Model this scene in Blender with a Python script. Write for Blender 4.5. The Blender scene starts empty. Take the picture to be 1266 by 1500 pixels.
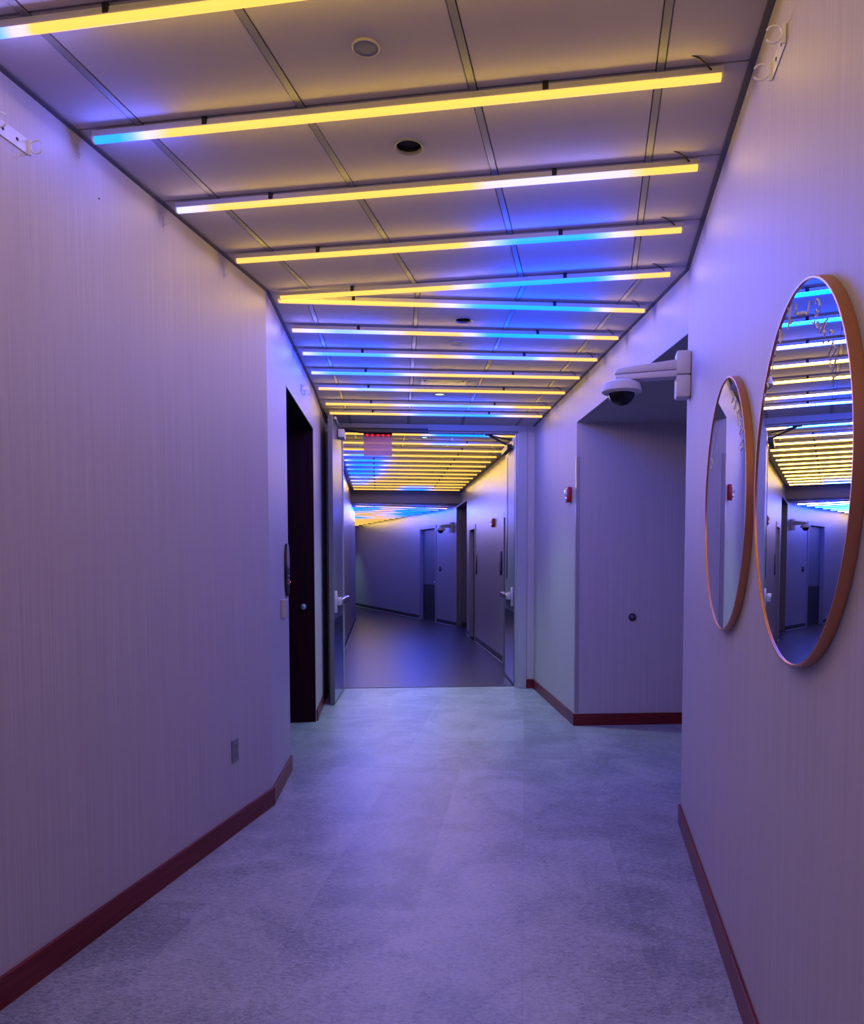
import bpy, bmesh, math, random
from mathutils import Vector, Matrix

# ------------------------------------------------------------------ camera, world, exposure
SC = bpy.context.scene
FPX, CX, CY, PITCH, EYE = 1138.4, 677.0, 890.6, 0.0562, 1.48
cam_d = bpy.data.cameras.new('camera')
cam = bpy.data.objects.new('camera', cam_d)
SC.collection.objects.link(cam)
cam.location = (0, 0, EYE)
cam.rotation_euler = (math.pi / 2 - PITCH, 0, 0)
cam_d.sensor_fit = 'VERTICAL'
cam_d.sensor_height = 36.0
cam_d.lens = 36.0 * FPX / 1500.0
cam_d.shift_x = (633.0 - CX) / 1500.0
cam_d.shift_y = (CY - 750.0) / 1500.0
cam_d.clip_start = 0.02
SC.camera = cam
wd = bpy.data.worlds.new('world')
wd.use_nodes = True
wd.node_tree.nodes['Background'].inputs[0].default_value = (0, 0, 0, 1)
SC.world = wd
SC.view_settings.view_transform = 'Standard'
SC.view_settings.look = 'None'
SC.view_settings.gamma = 1.0
SC.view_settings.use_curve_mapping = False
SC.view_settings.exposure = 0.0
SC.cycles.max_bounces = 14
SC.cycles.diffuse_bounces = 9
SC.cycles.glossy_bounces = 5
SC.cycles.transmission_bounces = 6
SC.cycles.use_denoising = True
SC.cycles.caustics_reflective = False
SC.cycles.caustics_refractive = False
SC.cycles.sample_clamp_indirect = 6.0

YELLOW = (1.7, 0.80, 0.12)      # glow of the diffuser on the warm stretches of the LED tubes
BLUE = (0.0, 0.52, 5.0)         # and on the blue stretches
LAMP_Y = (5.1, 3.35, 0.30)       # watts of the lamps in a whole yellow tube (r, g, b)
LAMP_B = (0.0, 2.8, 46.0)      # and in a whole blue tube
TUBE_GAIN = 1.0

# ------------------------------------------------------------------ plan of the bending corridor
# four straight stretches; s runs along a stretch, t across it (to the right)
YAW = dict(A=.16873, B=-.08123, C=-.1082, D=-.37755)
AL, AR, BL, BR, CL, CR, DR = -1.9417, .4989, -.7806, 1.6038, -.5818, 1.8664, 6.6954
HC = 3.104      # ceiling of the first three stretches
HD = 2.86       # lower ceiling beyond the beam
PI = math.pi

def P(seg, s, t, z=0.0):
    y = YAW[seg]
    return Vector((s * math.sin(y) + t * math.cos(y), s * math.cos(y) - t * math.sin(y), z))
def loc_in(seg, v):
    y = YAW[seg]
    return (v.x * math.sin(y) + v.y * math.cos(y), v.x * math.cos(y) - v.y * math.sin(y))
def meet(a, ta, b, tb):
    ya, yb = YAW[a], YAW[b]
    m = Matrix(((math.cos(ya), -math.sin(ya)), (math.cos(yb), -math.sin(yb))))
    v = m.inverted() @ Vector((ta, tb))
    return Vector((v.x, v.y, 0))

# ------------------------------------------------------------------ node materials
def new_mat(name):
    m = bpy.data.materials.new(name)
    m.use_nodes = True
    nt = m.node_tree
    return m, nt, nt.nodes['Principled BSDF'], nt.nodes, nt.links
def mat(name, col, rough=.5, metal=0.0, spec=.5, emit=None, estr=0, trans=0, alpha=1, coat=0, bump=0, bscale=200, ior=1.45):
    m, nt, b, N, L = new_mat(name)
    b.inputs['Base Color'].default_value = (*col, 1)
    b.inputs['Roughness'].default_value = rough
    b.inputs['Metallic'].default_value = metal
    b.inputs['Specular IOR Level'].default_value = spec
    b.inputs['Transmission Weight'].default_value = trans
    b.inputs['Alpha'].default_value = alpha
    b.inputs['Coat Weight'].default_value = coat
    b.inputs['IOR'].default_value = ior
    if emit:
        b.inputs['Emission Color'].default_value = (*emit, 1)
        b.inputs['Emission Strength'].default_value = estr
    tc = N.new('ShaderNodeTexCoord')
    nz = N.new('ShaderNodeTexNoise'); nz.inputs['Scale'].default_value = bscale; nz.inputs['Detail'].default_value = 3
    L.new(tc.outputs['Object'], nz.inputs['Vector'])
    mx = N.new('ShaderNodeMix'); mx.data_type = 'RGBA'; mx.blend_type = 'MULTIPLY'
    mx.inputs[0].default_value = .12
    mx.inputs[6].default_value = (*col, 1)
    L.new(nz.outputs['Fac'], mx.inputs[7])
    if not trans: L.new(mx.outputs[2], b.inputs['Base Color'])
    if bump:
        bp = N.new('ShaderNodeBump'); bp.inputs['Strength'].default_value = bump; bp.inputs['Distance'].default_value = .002
        L.new(nz.outputs['Fac'], bp.inputs['Height']); L.new(bp.outputs[0], b.inputs['Normal'])
    return m
def ramp(N, stops):
    r = N.new('ShaderNodeValToRGB')
    e = r.color_ramp.elements
    e[0].position, e[0].color = stops[0][0], (*stops[0][1], 1)
    e[1].position, e[1].color = stops[-1][0], (*stops[-1][1], 1)
    for p, c in stops[1:-1]:
        x = e.new(p); x.color = (*c, 1)
    return r
def mapping(N, L, sc, coord='Object'):
    tc = N.new('ShaderNodeTexCoord'); mp = N.new('ShaderNodeMapping')
    mp.inputs['Scale'].default_value = sc
    L.new(tc.outputs[coord], mp.inputs['Vector'])
    return mp
def wallcover(name, lo, hi, rough=.52, spec=.28, bump=.25):
    """vinyl wallcovering with fine, irregular vertical threads"""
    m, nt, b, N, L = new_mat(name)
    mp = mapping(N, L, (430, 430, 1.3))
    n1 = N.new('ShaderNodeTexNoise'); n1.inputs['Scale'].default_value = 1; n1.inputs['Detail'].default_value = 3
    L.new(mp.outputs[0], n1.inputs['Vector'])
    mp2 = mapping(N, L, (60, 60, .30))
    n2 = N.new('ShaderNodeTexNoise'); n2.inputs['Scale'].default_value = 1; n2.inputs['Detail'].default_value = 5; n2.inputs['Roughness'].default_value = .7
    L.new(mp2.outputs[0], n2.inputs['Vector'])
    ad = N.new('ShaderNodeMath'); ad.operation = 'MULTIPLY_ADD'; ad.inputs[1].default_value = .72
    mu = N.new('ShaderNodeMath'); mu.operation = 'MULTIPLY'; mu.inputs[1].default_value = .28
    L.new(n1.outputs['Fac'], ad.inputs[0]); L.new(n2.outputs['Fac'], mu.inputs[0]); L.new(mu.outputs[0], ad.inputs[2])
    r = ramp(N, [(.32, lo), (.68, hi)])
    L.new(ad.outputs[0], r.inputs[0]); L.new(r.outputs[0], b.inputs['Base Color'])
    b.inputs['Roughness'].default_value = rough
    b.inputs['Specular IOR Level'].default_value = spec
    bp = N.new('ShaderNodeBump'); bp.inputs['Strength'].default_value = bump; bp.inputs['Distance'].default_value = .001
    L.new(ad.outputs[0], bp.inputs['Height']); L.new(bp.outputs[0], b.inputs['Normal'])
    return m
def wood(name, c1, c2, rough=.4, sc=(6, 6, 60), coat=.2, spec=.3):
    m, nt, b, N, L = new_mat(name)
    mp = mapping(N, L, sc)
    n = N.new('ShaderNodeTexNoise'); n.inputs['Scale'].default_value = 1; n.inputs['Detail'].default_value = 6; n.inputs['Distortion'].default_value = 1.2
    L.new(mp.outputs[0], n.inputs['Vector'])
    r = ramp(N, [(.3, c1), (.7, c2)])
    L.new(n.outputs['Fac'], r.inputs[0]); L.new(r.outputs[0], b.inputs['Base Color'])
    b.inputs['Roughness'].default_value = rough; b.inputs['Coat Weight'].default_value = coat
    b.inputs['Coat Roughness'].default_value = .3; b.inputs['Specular IOR Level'].default_value = spec
    return m
def floor_mat(name, c1, c2, c3, rough=(.34, .5), spec=.5, bump=.28, tile=True):
    """mottled sheet vinyl laid in big rectangular slabs"""
    m, nt, b, N, L = new_mat(name)
    mp = mapping(N, L, (1, 1, 1))
    n1 = N.new('ShaderNodeTexNoise'); n1.inputs['Scale'].default_value = 2.3; n1.inputs['Detail'].default_value = 9; n1.inputs['Roughness'].default_value = .68; n1.inputs['Distortion'].default_value = .8
    mp2 = mapping(N, L, (46, 110, 1)); mp2.inputs['Rotation'].default_value = (0, 0, .6)
    n2 = N.new('ShaderNodeTexNoise'); n2.inputs['Scale'].default_value = 1; n2.inputs['Detail'].default_value = 7; n2.inputs['Roughness'].default_value = .62; n2.inputs['Distortion'].default_value = 1.1
    L.new(mp.outputs[0], n1.inputs['Vector']); L.new(mp2.outputs[0], n2.inputs['Vector'])
    br = N.new('ShaderNodeTexBrick'); br.inputs['Scale'].default_value = 1
    br.inputs['Brick Width'].default_value = .92; br.inputs['Row Height'].default_value = .92 * .5
    br.inputs['Mortar Size'].default_value = .0015
    br.inputs['Color1'].default_value = (.38, .38, .38, 1); br.inputs['Color2'].default_value = (.62, .62, .62, 1)
    br.inputs['Mortar'].default_value = (.4, .4, .4, 1)
    mp3 = mapping(N, L, (1, 1, 1)); mp3.inputs['Rotation'].default_value = (0, 0, PI / 2 + .08)
    L.new(mp3.outputs[0], br.inputs['Vector'])
    a = N.new('ShaderNodeMath'); a.operation = 'MULTIPLY_ADD'; a.inputs[1].default_value = .30
    L.new(n1.outputs['Fac'], a.inputs[0])
    a2 = N.new('ShaderNodeMath'); a2.operation = 'MULTIPLY_ADD'; a2.inputs[1].default_value = .52
    L.new(n2.outputs['Fac'], a2.inputs[0]); L.new(a2.outputs[0], a.inputs[2])
    a3 = N.new('ShaderNodeMath'); a3.operation = 'MULTIPLY'; a3.inputs[1].default_value = .2 if tile else 0
    L.new(br.outputs['Color'], a3.inputs[0]); L.new(a3.outputs[0], a2.inputs[2])
    r = ramp(N, [(.44, c1), (.515, c2), (.585, c3)])
    L.new(a.outputs[0], r.inputs[0]); L.new(r.outputs[0], b.inputs['Base Color'])
    mr = N.new('ShaderNodeMapRange'); mr.inputs['To Min'].default_value, mr.inputs['To Max'].default_value = rough
    mr.inputs['From Min'].default_value = .3; mr.inputs['From Max'].default_value = .7
    L.new(n2.outputs['Fac'], mr.inputs['Value']); L.new(mr.outputs[0], b.inputs['Roughness'])
    b.inputs['Specular IOR Level'].default_value = spec
    bp = N.new('ShaderNodeBump'); bp.inputs['Strength'].default_value = bump; bp.inputs['Distance'].default_value = .002
    L.new(n2.outputs['Fac'], bp.inputs['Height']); L.new(bp.outputs[0], b.inputs['Normal'])
    return m
def glow_mat():
    m, nt, b, N, L = new_mat('tube_diffuser')
    at = N.new('ShaderNodeAttribute'); at.attribute_name = 'glow'
    b.inputs['Base Color'].default_value = (.12, .12, .12, 1); b.inputs['Roughness'].default_value = .35
    L.new(at.outputs['Color'], b.inputs['Emission Color'])
    b.inputs['Emission Strength'].default_value = TUBE_GAIN
    return m

M = dict(
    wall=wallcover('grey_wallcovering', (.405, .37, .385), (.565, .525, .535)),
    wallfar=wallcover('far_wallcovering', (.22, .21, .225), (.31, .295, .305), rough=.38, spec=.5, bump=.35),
    plaster=mat('soffit_paint', (.36, .35, .38), .7, bump=.1),
    dark=mat('recess_shade_black', (.008, .007, .010), .8, spec=.1),  # near-black colour carries the shade of the unlit recess interior
    tile=mat('mineral_ceiling_tile', (.52, .48, .505), .85, spec=.2, bump=.6, bscale=420),
    tee=mat('ceiling_grid_metal', (.27, .265, .28), .5, spec=.5),
    plenum=mat('plenum_dark', (.05, .05, .05), .9),
    trim=mat('wall_angle_grey', (.12, .115, .14), .6),
    base=wood('red_wood_base', (.085, .006, .009), (.20, .020, .023), .4, (3, 90, 90), 0),
    panel=wood('burgundy_veneer', (.014, .002, .005), (.028, .004, .009), .6, (30, 30, 1.6), 0, .1),
    rubber=mat('black_rubber_base', (.02, .02, .024), .5),
    caulk=mat('pale_base_edge', (.6, .62, .62), .4),
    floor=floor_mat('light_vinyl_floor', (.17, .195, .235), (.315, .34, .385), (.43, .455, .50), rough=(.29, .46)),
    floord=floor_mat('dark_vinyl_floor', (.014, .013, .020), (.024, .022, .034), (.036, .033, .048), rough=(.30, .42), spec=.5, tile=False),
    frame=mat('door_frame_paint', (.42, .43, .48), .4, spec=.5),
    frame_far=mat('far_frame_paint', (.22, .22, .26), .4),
    leaf=mat('door_leaf_laminate', (.20, .20, .25), .42, metal=.12, spec=.2),
    leafedge=mat('door_edge_grey', (.13, .13, .15), .5),
    steel=mat('brushed_steel', (.62, .62, .65), .24, metal=1),
    chrome=mat('chrome', (.8, .8, .82), .1, metal=1),
    alu=mat('channel_aluminium', (.60, .59, .60), .4, metal=.3),
    black=mat('black_plastic', (.008, .008, .012), .35),
    blackmet=mat('black_metal', (.012, .012, .018), .4, metal=.4),
    white=mat('white_plastic', (.70, .69, .72), .38, spec=.5),
    whitem=mat('camera_shell_white', (.52, .51, .55), .42, spec=.5),
    lens=mat('smoked_dome', (.003, .003, .010), .05, spec=.35),
    copper=mat('brushed_copper', (.64, .30, .17), .34, metal=.9, bump=.1),
    mirror=mat('mirror_glass', (.90, .91, .92), 0.0, metal=1),
    ink=mat('white_lettering', (.95, .93, .97), .5),
    acrylic=mat('clear_acrylic', (.95, .95, .97), .05, trans=.9, ior=1.3),
    guard=mat('clear_corner_guard', (.5, .5, .55), .12, spec=.8, alpha=.16),
    red=mat('alarm_red', (.36, .006, .010), .35),
    glass=mat('strobe_lens', (.8, .8, .85), .1, coat=1),
    sign=mat('rose_acrylic', (.60, .17, .26), .25, spec=.5, alpha=.72),
    led=mat('red_led', (.6, .01, .02), .3, emit=(1, .01, .03), estr=1.6),
    dot=mat('orange_indicator', (.6, .1, .05), .3, emit=(1, .2, .12), estr=1.2),
    speaker=mat('speaker_mesh', (.22, .22, .27), .6),
    lamp=mat('downlight_lens', (.8, .9, .85), .3, emit=(.50, .95, .80), estr=2.2),
    reflector=mat('downlight_reflector', (.10, .09, .09), .22, metal=.7),
    alcove=wallcover('shaded_alcove_covering', (.10, .095, .105), (.14, .135, .145)),  # darkened copy of the wallcovering; the far alcove's shade is in its colour
    offwhite=mat('offwhite_metal', (.46, .44, .46), .5),
    beam=mat('beam_paint', (.15, .14, .145), .6),
    greylabel=mat('sign_label_panel', (.30, .20, .25), .5),
    plate=mat('switch_plate_steel', (.62, .58, .62), .35, metal=.4),
    kick=mat('kick_plate_steel', (.28, .29, .33), .2, metal=1),
)
M['glow'] = glow_mat()

# the mirror glass must be a clean reflector: take the faint mottling off it
_b = M['mirror'].node_tree
for l in list(_b.links):
    if l.to_socket.name == 'Base Color': _b.links.remove(l)

# ------------------------------------------------------------------ mesh helpers
class MB:
    """collects shapes into one bmesh; build() links them as one mesh object"""
    def __init__(s): s.bm = bmesh.new()
    def _take(s, b, mtx=None):
        if mtx is not None: bmesh.ops.transform(b, matrix=mtx, verts=b.verts)
        me = bpy.data.meshes.new('tmp'); b.to_mesh(me); b.free()
        s.bm.from_mesh(me); bpy.data.meshes.remove(me)
        return s
    def box(s, x0, x1, y0, y1, z0, z1, bev=0, seg=2, mtx=None):
        b = bmesh.new(); bmesh.ops.create_cube(b, size=1)
        for v in b.verts:
            v.co = Vector((x0 + (v.co.x + .5) * (x1 - x0), y0 + (v.co.y + .5) * (y1 - y0), z0 + (v.co.z + .5) * (z1 - z0)))
        if bev: bmesh.ops.bevel(b, geom=list(b.edges), offset=bev, segments=seg, profile=.5, affect='EDGES')
        return s._take(b, mtx)
    def cyl(s, p0, p1, r0, r1=None, n=20, mtx=None):
        p0, p1 = Vector(p0), Vector(p1); d = p1 - p0
        b = bmesh.new()
        bmesh.ops.create_cone(b, cap_ends=True, segments=n, radius1=r0, radius2=r0 if r1 is None else r1, depth=d.length)
        q = Vector((0, 0, 1)).rotation_difference(d.normalized()).to_matrix().to_4x4()
        bmesh.ops.transform(b, matrix=Matrix.Translation((p0 + p1) / 2) @ q, verts=b.verts)
        return s._take(b, mtx)
    def lathe(s, prof, n=40, mtx=None):
        """profile of (radius, height) pairs turned about local z"""
        b = bmesh.new(); rings = []
        for r, z in prof:
            if r < 1e-6: rings.append([b.verts.new((0, 0, z))])
            else: rings.append([b.verts.new((r * math.cos(2 * PI * k / n), r * math.sin(2 * PI * k / n), z)) for k in range(n)])
        for a, c in zip(rings, rings[1:]):
            for k in range(n):
                k2 = (k + 1) % n
                if len(a) == 1 and len(c) == 1: continue
                if len(a) == 1: b.faces.new((a[0], c[k2], c[k]))
                elif len(c) == 1: b.faces.new((a[k], a[k2], c[0]))
                else: b.faces.new((a[k], a[k2], c[k2], c[k]))
        bmesh.ops.recalc_face_normals(b, faces=b.faces)
        return s._take(b, mtx)
    def tube(s, pts, r, n=8, mtx=None, flat=None):
        pts = [Vector(p) for p in pts]; b = bmesh.new(); rings = []
        up = Vector((0, 0, 1)) if flat is None else Vector(flat)
        for i, p in enumerate(pts):
            d = (pts[min(i + 1, len(pts) - 1)] - pts[max(i - 1, 0)])
            d = d.normalized() if d.length > 1e-9 else Vector((1, 0, 0))
            x = d.cross(up)
            if x.length < 1e-4: x = d.cross(Vector((1, 0, 0)))
            x.normalize(); y = d.cross(x).normalized()
            rings.append([b.verts.new(p + r * (math.cos(2 * PI * k / n) * x + math.sin(2 * PI * k / n) * y)) for k in range(n)])
        for a, c in zip(rings, rings[1:]):
            for k in range(n): b.faces.new((a[k], a[(k + 1) % n], c[(k + 1) % n], c[k]))
        b.faces.new(rings[0]); b.faces.new(rings[-1])
        bmesh.ops.recalc_face_normals(b, faces=b.faces)
        return s._take(b, mtx)
    def prism(s, poly, d0, d1, axis='y', bev=0, mtx=None):
        """extrude a 2-D outline; axis is the extrusion direction, the outline lies in the other two"""
        b = bmesh.new()
        def co(p, d): return {'y': (p[0], d, p[1]), 'x': (d, p[0], p[1]), 'z': (p[0], p[1], d)}[axis]
        a = [b.verts.new(co(p, d0)) for p in poly]; c = [b.verts.new(co(p, d1)) for p in poly]
        b.faces.new(a); b.faces.new(c[::-1])
        for k in range(len(poly)): b.faces.new((a[k], a[(k + 1) % len(poly)], c[(k + 1) % len(poly)], c[k]))
        bmesh.ops.recalc_face_normals(b, faces=b.faces)
        if bev: bmesh.ops.bevel(b, geom=list(b.edges), offset=bev, segments=2, profile=.5, affect='EDGES')
        return s._take(b, mtx)
    def build(s, name, m, parent=None, loc=None, rotz=0, smooth=False):
        me = bpy.data.meshes.new(name)
        if smooth:
            for f in s.bm.faces: f.smooth = True
        s.bm.to_mesh(me); s.bm.free()
        me.materials.append(m)
        if smooth:
            try: me.set_sharp_from_angle(angle=math.radians(40))
            except Exception: pass
        o = bpy.data.objects.new(name, me); SC.collection.objects.link(o)
        if parent: o.parent = parent
        if loc is not None: o.location = loc
        if rotz: o.rotation_euler = (0, 0, rotz)
        return o

def tag(o, label=None, cat=None, group=None, kind=None):
    if label: o['label'] = label
    if cat: o['category'] = cat
    if group: o['group'] = group
    if kind: o['kind'] = kind
    return o
def thing(name, label, cat, loc=(0, 0, 0), rotz=0, group=None):
    o = bpy.data.objects.new(name, None); SC.collection.objects.link(o)
    o.empty_display_size = .1
    o.location = loc; o.rotation_euler = (0, 0, rotz)
    return tag(o, label, cat, group)
def struct(name, mb, m, loc=None, rotz=0, label=None):
    return tag(mb.build(name, m, None, loc, rotz), label, None, None, 'structure')
def copy_tree(o, parent=None):
    c = o.copy(); SC.collection.objects.link(c)
    if parent: c.parent = parent
    for ch in list(o.children): copy_tree(ch, c)
    return c
RX = lambda a: Matrix.Rotation(a, 4, 'X')
RY = lambda a: Matrix.Rotation(a, 4, 'Y')
RZ = lambda a: Matrix.Rotation(a, 4, 'Z')
TR = lambda x, y, z: Matrix.Translation((x, y, z))

# ------------------------------------------------------------------ the setting: walls
kL = meet('A', AL, 'B', BL); kR = meet('A', AR, 'B', BR)
kL2 = meet('B', BL, 'C', CL); kR2 = meet('B', BR, 'C', CR)
kRD = P('C', 18.4, CR)
S_BACK, S_DOOR, S_BEAM, S_END = -2.1, 9.15, 17.55, 30.0
SLAB = .12

def wall_run(name, a, b, side, m, z1, openings=(), z0=0.0, thick=SLAB):
    """a wall between two plan points; local x runs along it, openings are (x0, x1, ztop) from the floor"""
    d = b - a; ln = math.hypot(d.x, d.y); ang = math.atan2(d.y, d.x)
    y0, y1 = (0, thick) if side > 0 else (-thick, 0)
    mb = MB(); x = 0.0
    for (o0, o1, zt) in openings:
        if o0 > x: mb.box(x, o0, y0, y1, z0, z1)
        if zt < z1: mb.box(o0, o1, y0, y1, zt, z1)
        x = o1
    if x < ln: mb.box(x, ln, y0, y1, z0, z1)
    return struct(name, mb, m, (a.x, a.y, 0), ang)

TOP = HC + .06
aL0, aR0 = P('A', S_BACK, AL), P('A', S_BACK, AR)
wall_run('wall_left', aL0, kL, 1, M['wall'], TOP)
wall_run('wall_right', aR0, kR, -1, M['wall'], TOP)
wall_run('wall_back', aL0, aR0, -1, M['wall'], TOP)
# middle stretch, left: an opening into a wood-clad recess
sb0, _ = loc_in('B', kL); REC0, REC1, REC_Z = 5.60, 7.33, 2.735
wall_run('wall_left.001', kL, kL2, 1, M['wall'], TOP, [(REC0 - sb0, REC1 - sb0, REC_Z)])
# far stretch, left
cL0 = kL2; cL1 = P('C', S_BEAM + 3.2, CL)
pB = P('B', S_DOOR, 0)
# left wall up to the door wall is pale, beyond it the darker covering
sDc = loc_in('C', P('B', S_DOOR, -.83))[0]
dL = P('C', sDc, CL)
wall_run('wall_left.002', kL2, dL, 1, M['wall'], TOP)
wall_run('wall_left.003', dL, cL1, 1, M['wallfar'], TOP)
# middle stretch, right: alcove opening right at the bend
sr0, _ = loc_in('B', kR); ALC1, ALC_Z = 6.965, 2.758
endB = P('B', S_DOOR + .02, BR)
wall_run('wall_right.001', kR, endB, -1, M['wall'], TOP, [(0.0, ALC1 - sr0, ALC_Z)])
# alcove shell
aT = BR + 1.45
wall_run('wall_alcove', P('B', ALC1, BR + SLAB), P('B', ALC1, aT), 1, M['wall'], ALC_Z)
wall_run('wall_alcove.001', P('B', sr0 - .25, aT), P('B', ALC1 + SLAB, aT), -1, M['wall'], ALC_Z)
wall_run('wall_alcove.002', P('B', sr0 - .02, BR + SLAB), P('B', sr0 - .02, aT), -1, M['wall'], ALC_Z)
struct('ceiling_alcove', MB().box(.001, aT - BR + .1, 0, ALC1 - sr0 + .3 - .15, -.003, .05), M['plaster'], P('B', sr0, BR, ALC_Z), -YAW['B'])
# recess shell on the left
rT = BL - 1.1
wall_run('wall_recess', P('B', REC1 - .012, rT), P('B', REC1 - .012, BL - .002), 1, M['panel'], REC_Z - .003, thick=.011)
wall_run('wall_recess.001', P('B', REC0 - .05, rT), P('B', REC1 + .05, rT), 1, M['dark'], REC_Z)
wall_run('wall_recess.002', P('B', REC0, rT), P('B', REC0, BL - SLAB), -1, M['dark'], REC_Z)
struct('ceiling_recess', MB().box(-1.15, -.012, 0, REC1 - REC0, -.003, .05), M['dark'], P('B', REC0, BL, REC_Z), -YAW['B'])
# thin bright metal bead along the head of the recess
struct('trim_1', MB().box(-.006, .004, 0, REC1 - REC0, -.012, 0), M['frame'], P('B', REC0, BL, REC_Z), -YAW['B'])

# the wall with the double doors: side strips and the steel frame
DT0, DT1, DHEAD = -.655, 1.405, 3.035
dw = MB()
dw.box(-.93, DT0 - .11, 0, .14, 0, TOP).box(DT1 + .11, 1.68, 0, .14, 0, TOP)
struct('wall_doorway', dw, M['wall'], P('B', S_DOOR, 0), -YAW['B'])
fr = MB()
fr.box(DT0 - .11, DT0, -.012, .16, 0, HC, bev=.004).box(DT1, DT1 + .11, -.012, .16, 0, HC, bev=.004).box(DT0, DT1, -.012, .16, DHEAD, HC, bev=.004)
fr.box(DT0, DT0 + .016, .06, .10, 0, DHEAD).box(DT1 - .016, DT1, .06, .10, 0, DHEAD).box(DT0, DT1, .06, .10, DHEAD - .016, DHEAD)
struct('trim_2', fr, M['frame'], P('B', S_DOOR, 0), -YAW['B'])

# far stretch, right: two framed doorways and an alcove before the next bend
sc0 = loc_in('C', P('B', S_DOOR + .10, BR + .012))[0]
cR0 = P('C', sc0, CR); cR1 = P('C', 18.4, CR)
D1a, D1b, D2a, D2b, C_ALC = 10.40, 11.40, 14.80, 15.72, 16.25
DZ = 2.20
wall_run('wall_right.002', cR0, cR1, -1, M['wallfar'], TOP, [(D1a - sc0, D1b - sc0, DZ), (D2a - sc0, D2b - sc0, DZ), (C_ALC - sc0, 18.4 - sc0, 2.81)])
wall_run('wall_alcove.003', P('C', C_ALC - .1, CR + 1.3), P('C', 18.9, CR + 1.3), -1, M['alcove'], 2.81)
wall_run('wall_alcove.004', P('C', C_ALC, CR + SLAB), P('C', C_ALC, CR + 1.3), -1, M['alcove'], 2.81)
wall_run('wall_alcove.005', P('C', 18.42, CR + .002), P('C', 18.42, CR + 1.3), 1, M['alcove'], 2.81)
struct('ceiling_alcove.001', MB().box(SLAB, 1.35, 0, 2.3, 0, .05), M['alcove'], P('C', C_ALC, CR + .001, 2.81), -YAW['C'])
# last stretch, bending left
sd0 = loc_in('D', kRD)[0]
DD0, DD1, DDZ = 18.70, 19.95, 2.44
dEnd = P('D', S_END, DR)
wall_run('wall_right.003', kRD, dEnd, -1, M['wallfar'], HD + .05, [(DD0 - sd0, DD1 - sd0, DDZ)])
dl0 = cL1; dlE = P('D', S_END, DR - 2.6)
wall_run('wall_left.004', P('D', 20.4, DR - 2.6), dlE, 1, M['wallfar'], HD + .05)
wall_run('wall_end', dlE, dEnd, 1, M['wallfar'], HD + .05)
# the beam where the ceiling drops
struct('trim_3', MB().box(CL - .1, CR + .05, 0, .10, HD - .01, HC + .02), M['beam'], P('C', S_BEAM, 0), -YAW['C'])

# ------------------------------------------------------------------ floors
def poly_floor(name, pts, m, z=0.0, th=.05):
    mb = MB(); mb.prism([(p.x, p.y) for p in pts], z - th, z, axis='z')
    return struct(name, mb, m)
S_SPLIT = 9.30
poly_floor('floor', [P('A', S_BACK, AL), P('A', S_BACK, AR), kR, P('B', sr0 - .2, BR + .1), P('B', sr0 - .2, aT), P('B', ALC1 + .1, aT), P('B', ALC1 + .1, BR), P('B', S_SPLIT, BR + .05),
                     P('B', S_SPLIT, -.95), P('B', REC1 + .1, BL - .02), P('B', REC1 + .1, rT), P('B', REC0 - .1, rT), P('B', REC0 - .1, BL), kL], M['floor'])
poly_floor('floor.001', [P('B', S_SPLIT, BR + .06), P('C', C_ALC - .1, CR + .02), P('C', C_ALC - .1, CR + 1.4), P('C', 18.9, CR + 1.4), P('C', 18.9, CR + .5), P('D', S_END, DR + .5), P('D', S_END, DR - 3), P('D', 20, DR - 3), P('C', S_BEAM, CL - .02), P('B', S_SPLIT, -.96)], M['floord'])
struct('trim_4', MB().box(-.66, 1.41, -.012, .012, 0, .004), M['rubber'], P('B', S_SPLIT, 0), -YAW['B'])
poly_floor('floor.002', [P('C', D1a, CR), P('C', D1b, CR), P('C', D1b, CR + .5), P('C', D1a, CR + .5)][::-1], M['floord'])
poly_floor('floor.003', [P('C', D2a, CR), P('C', D2b, CR), P('C', D2b, CR + .5), P('C', D2a, CR + .5)][::-1], M['floord'])

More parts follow.
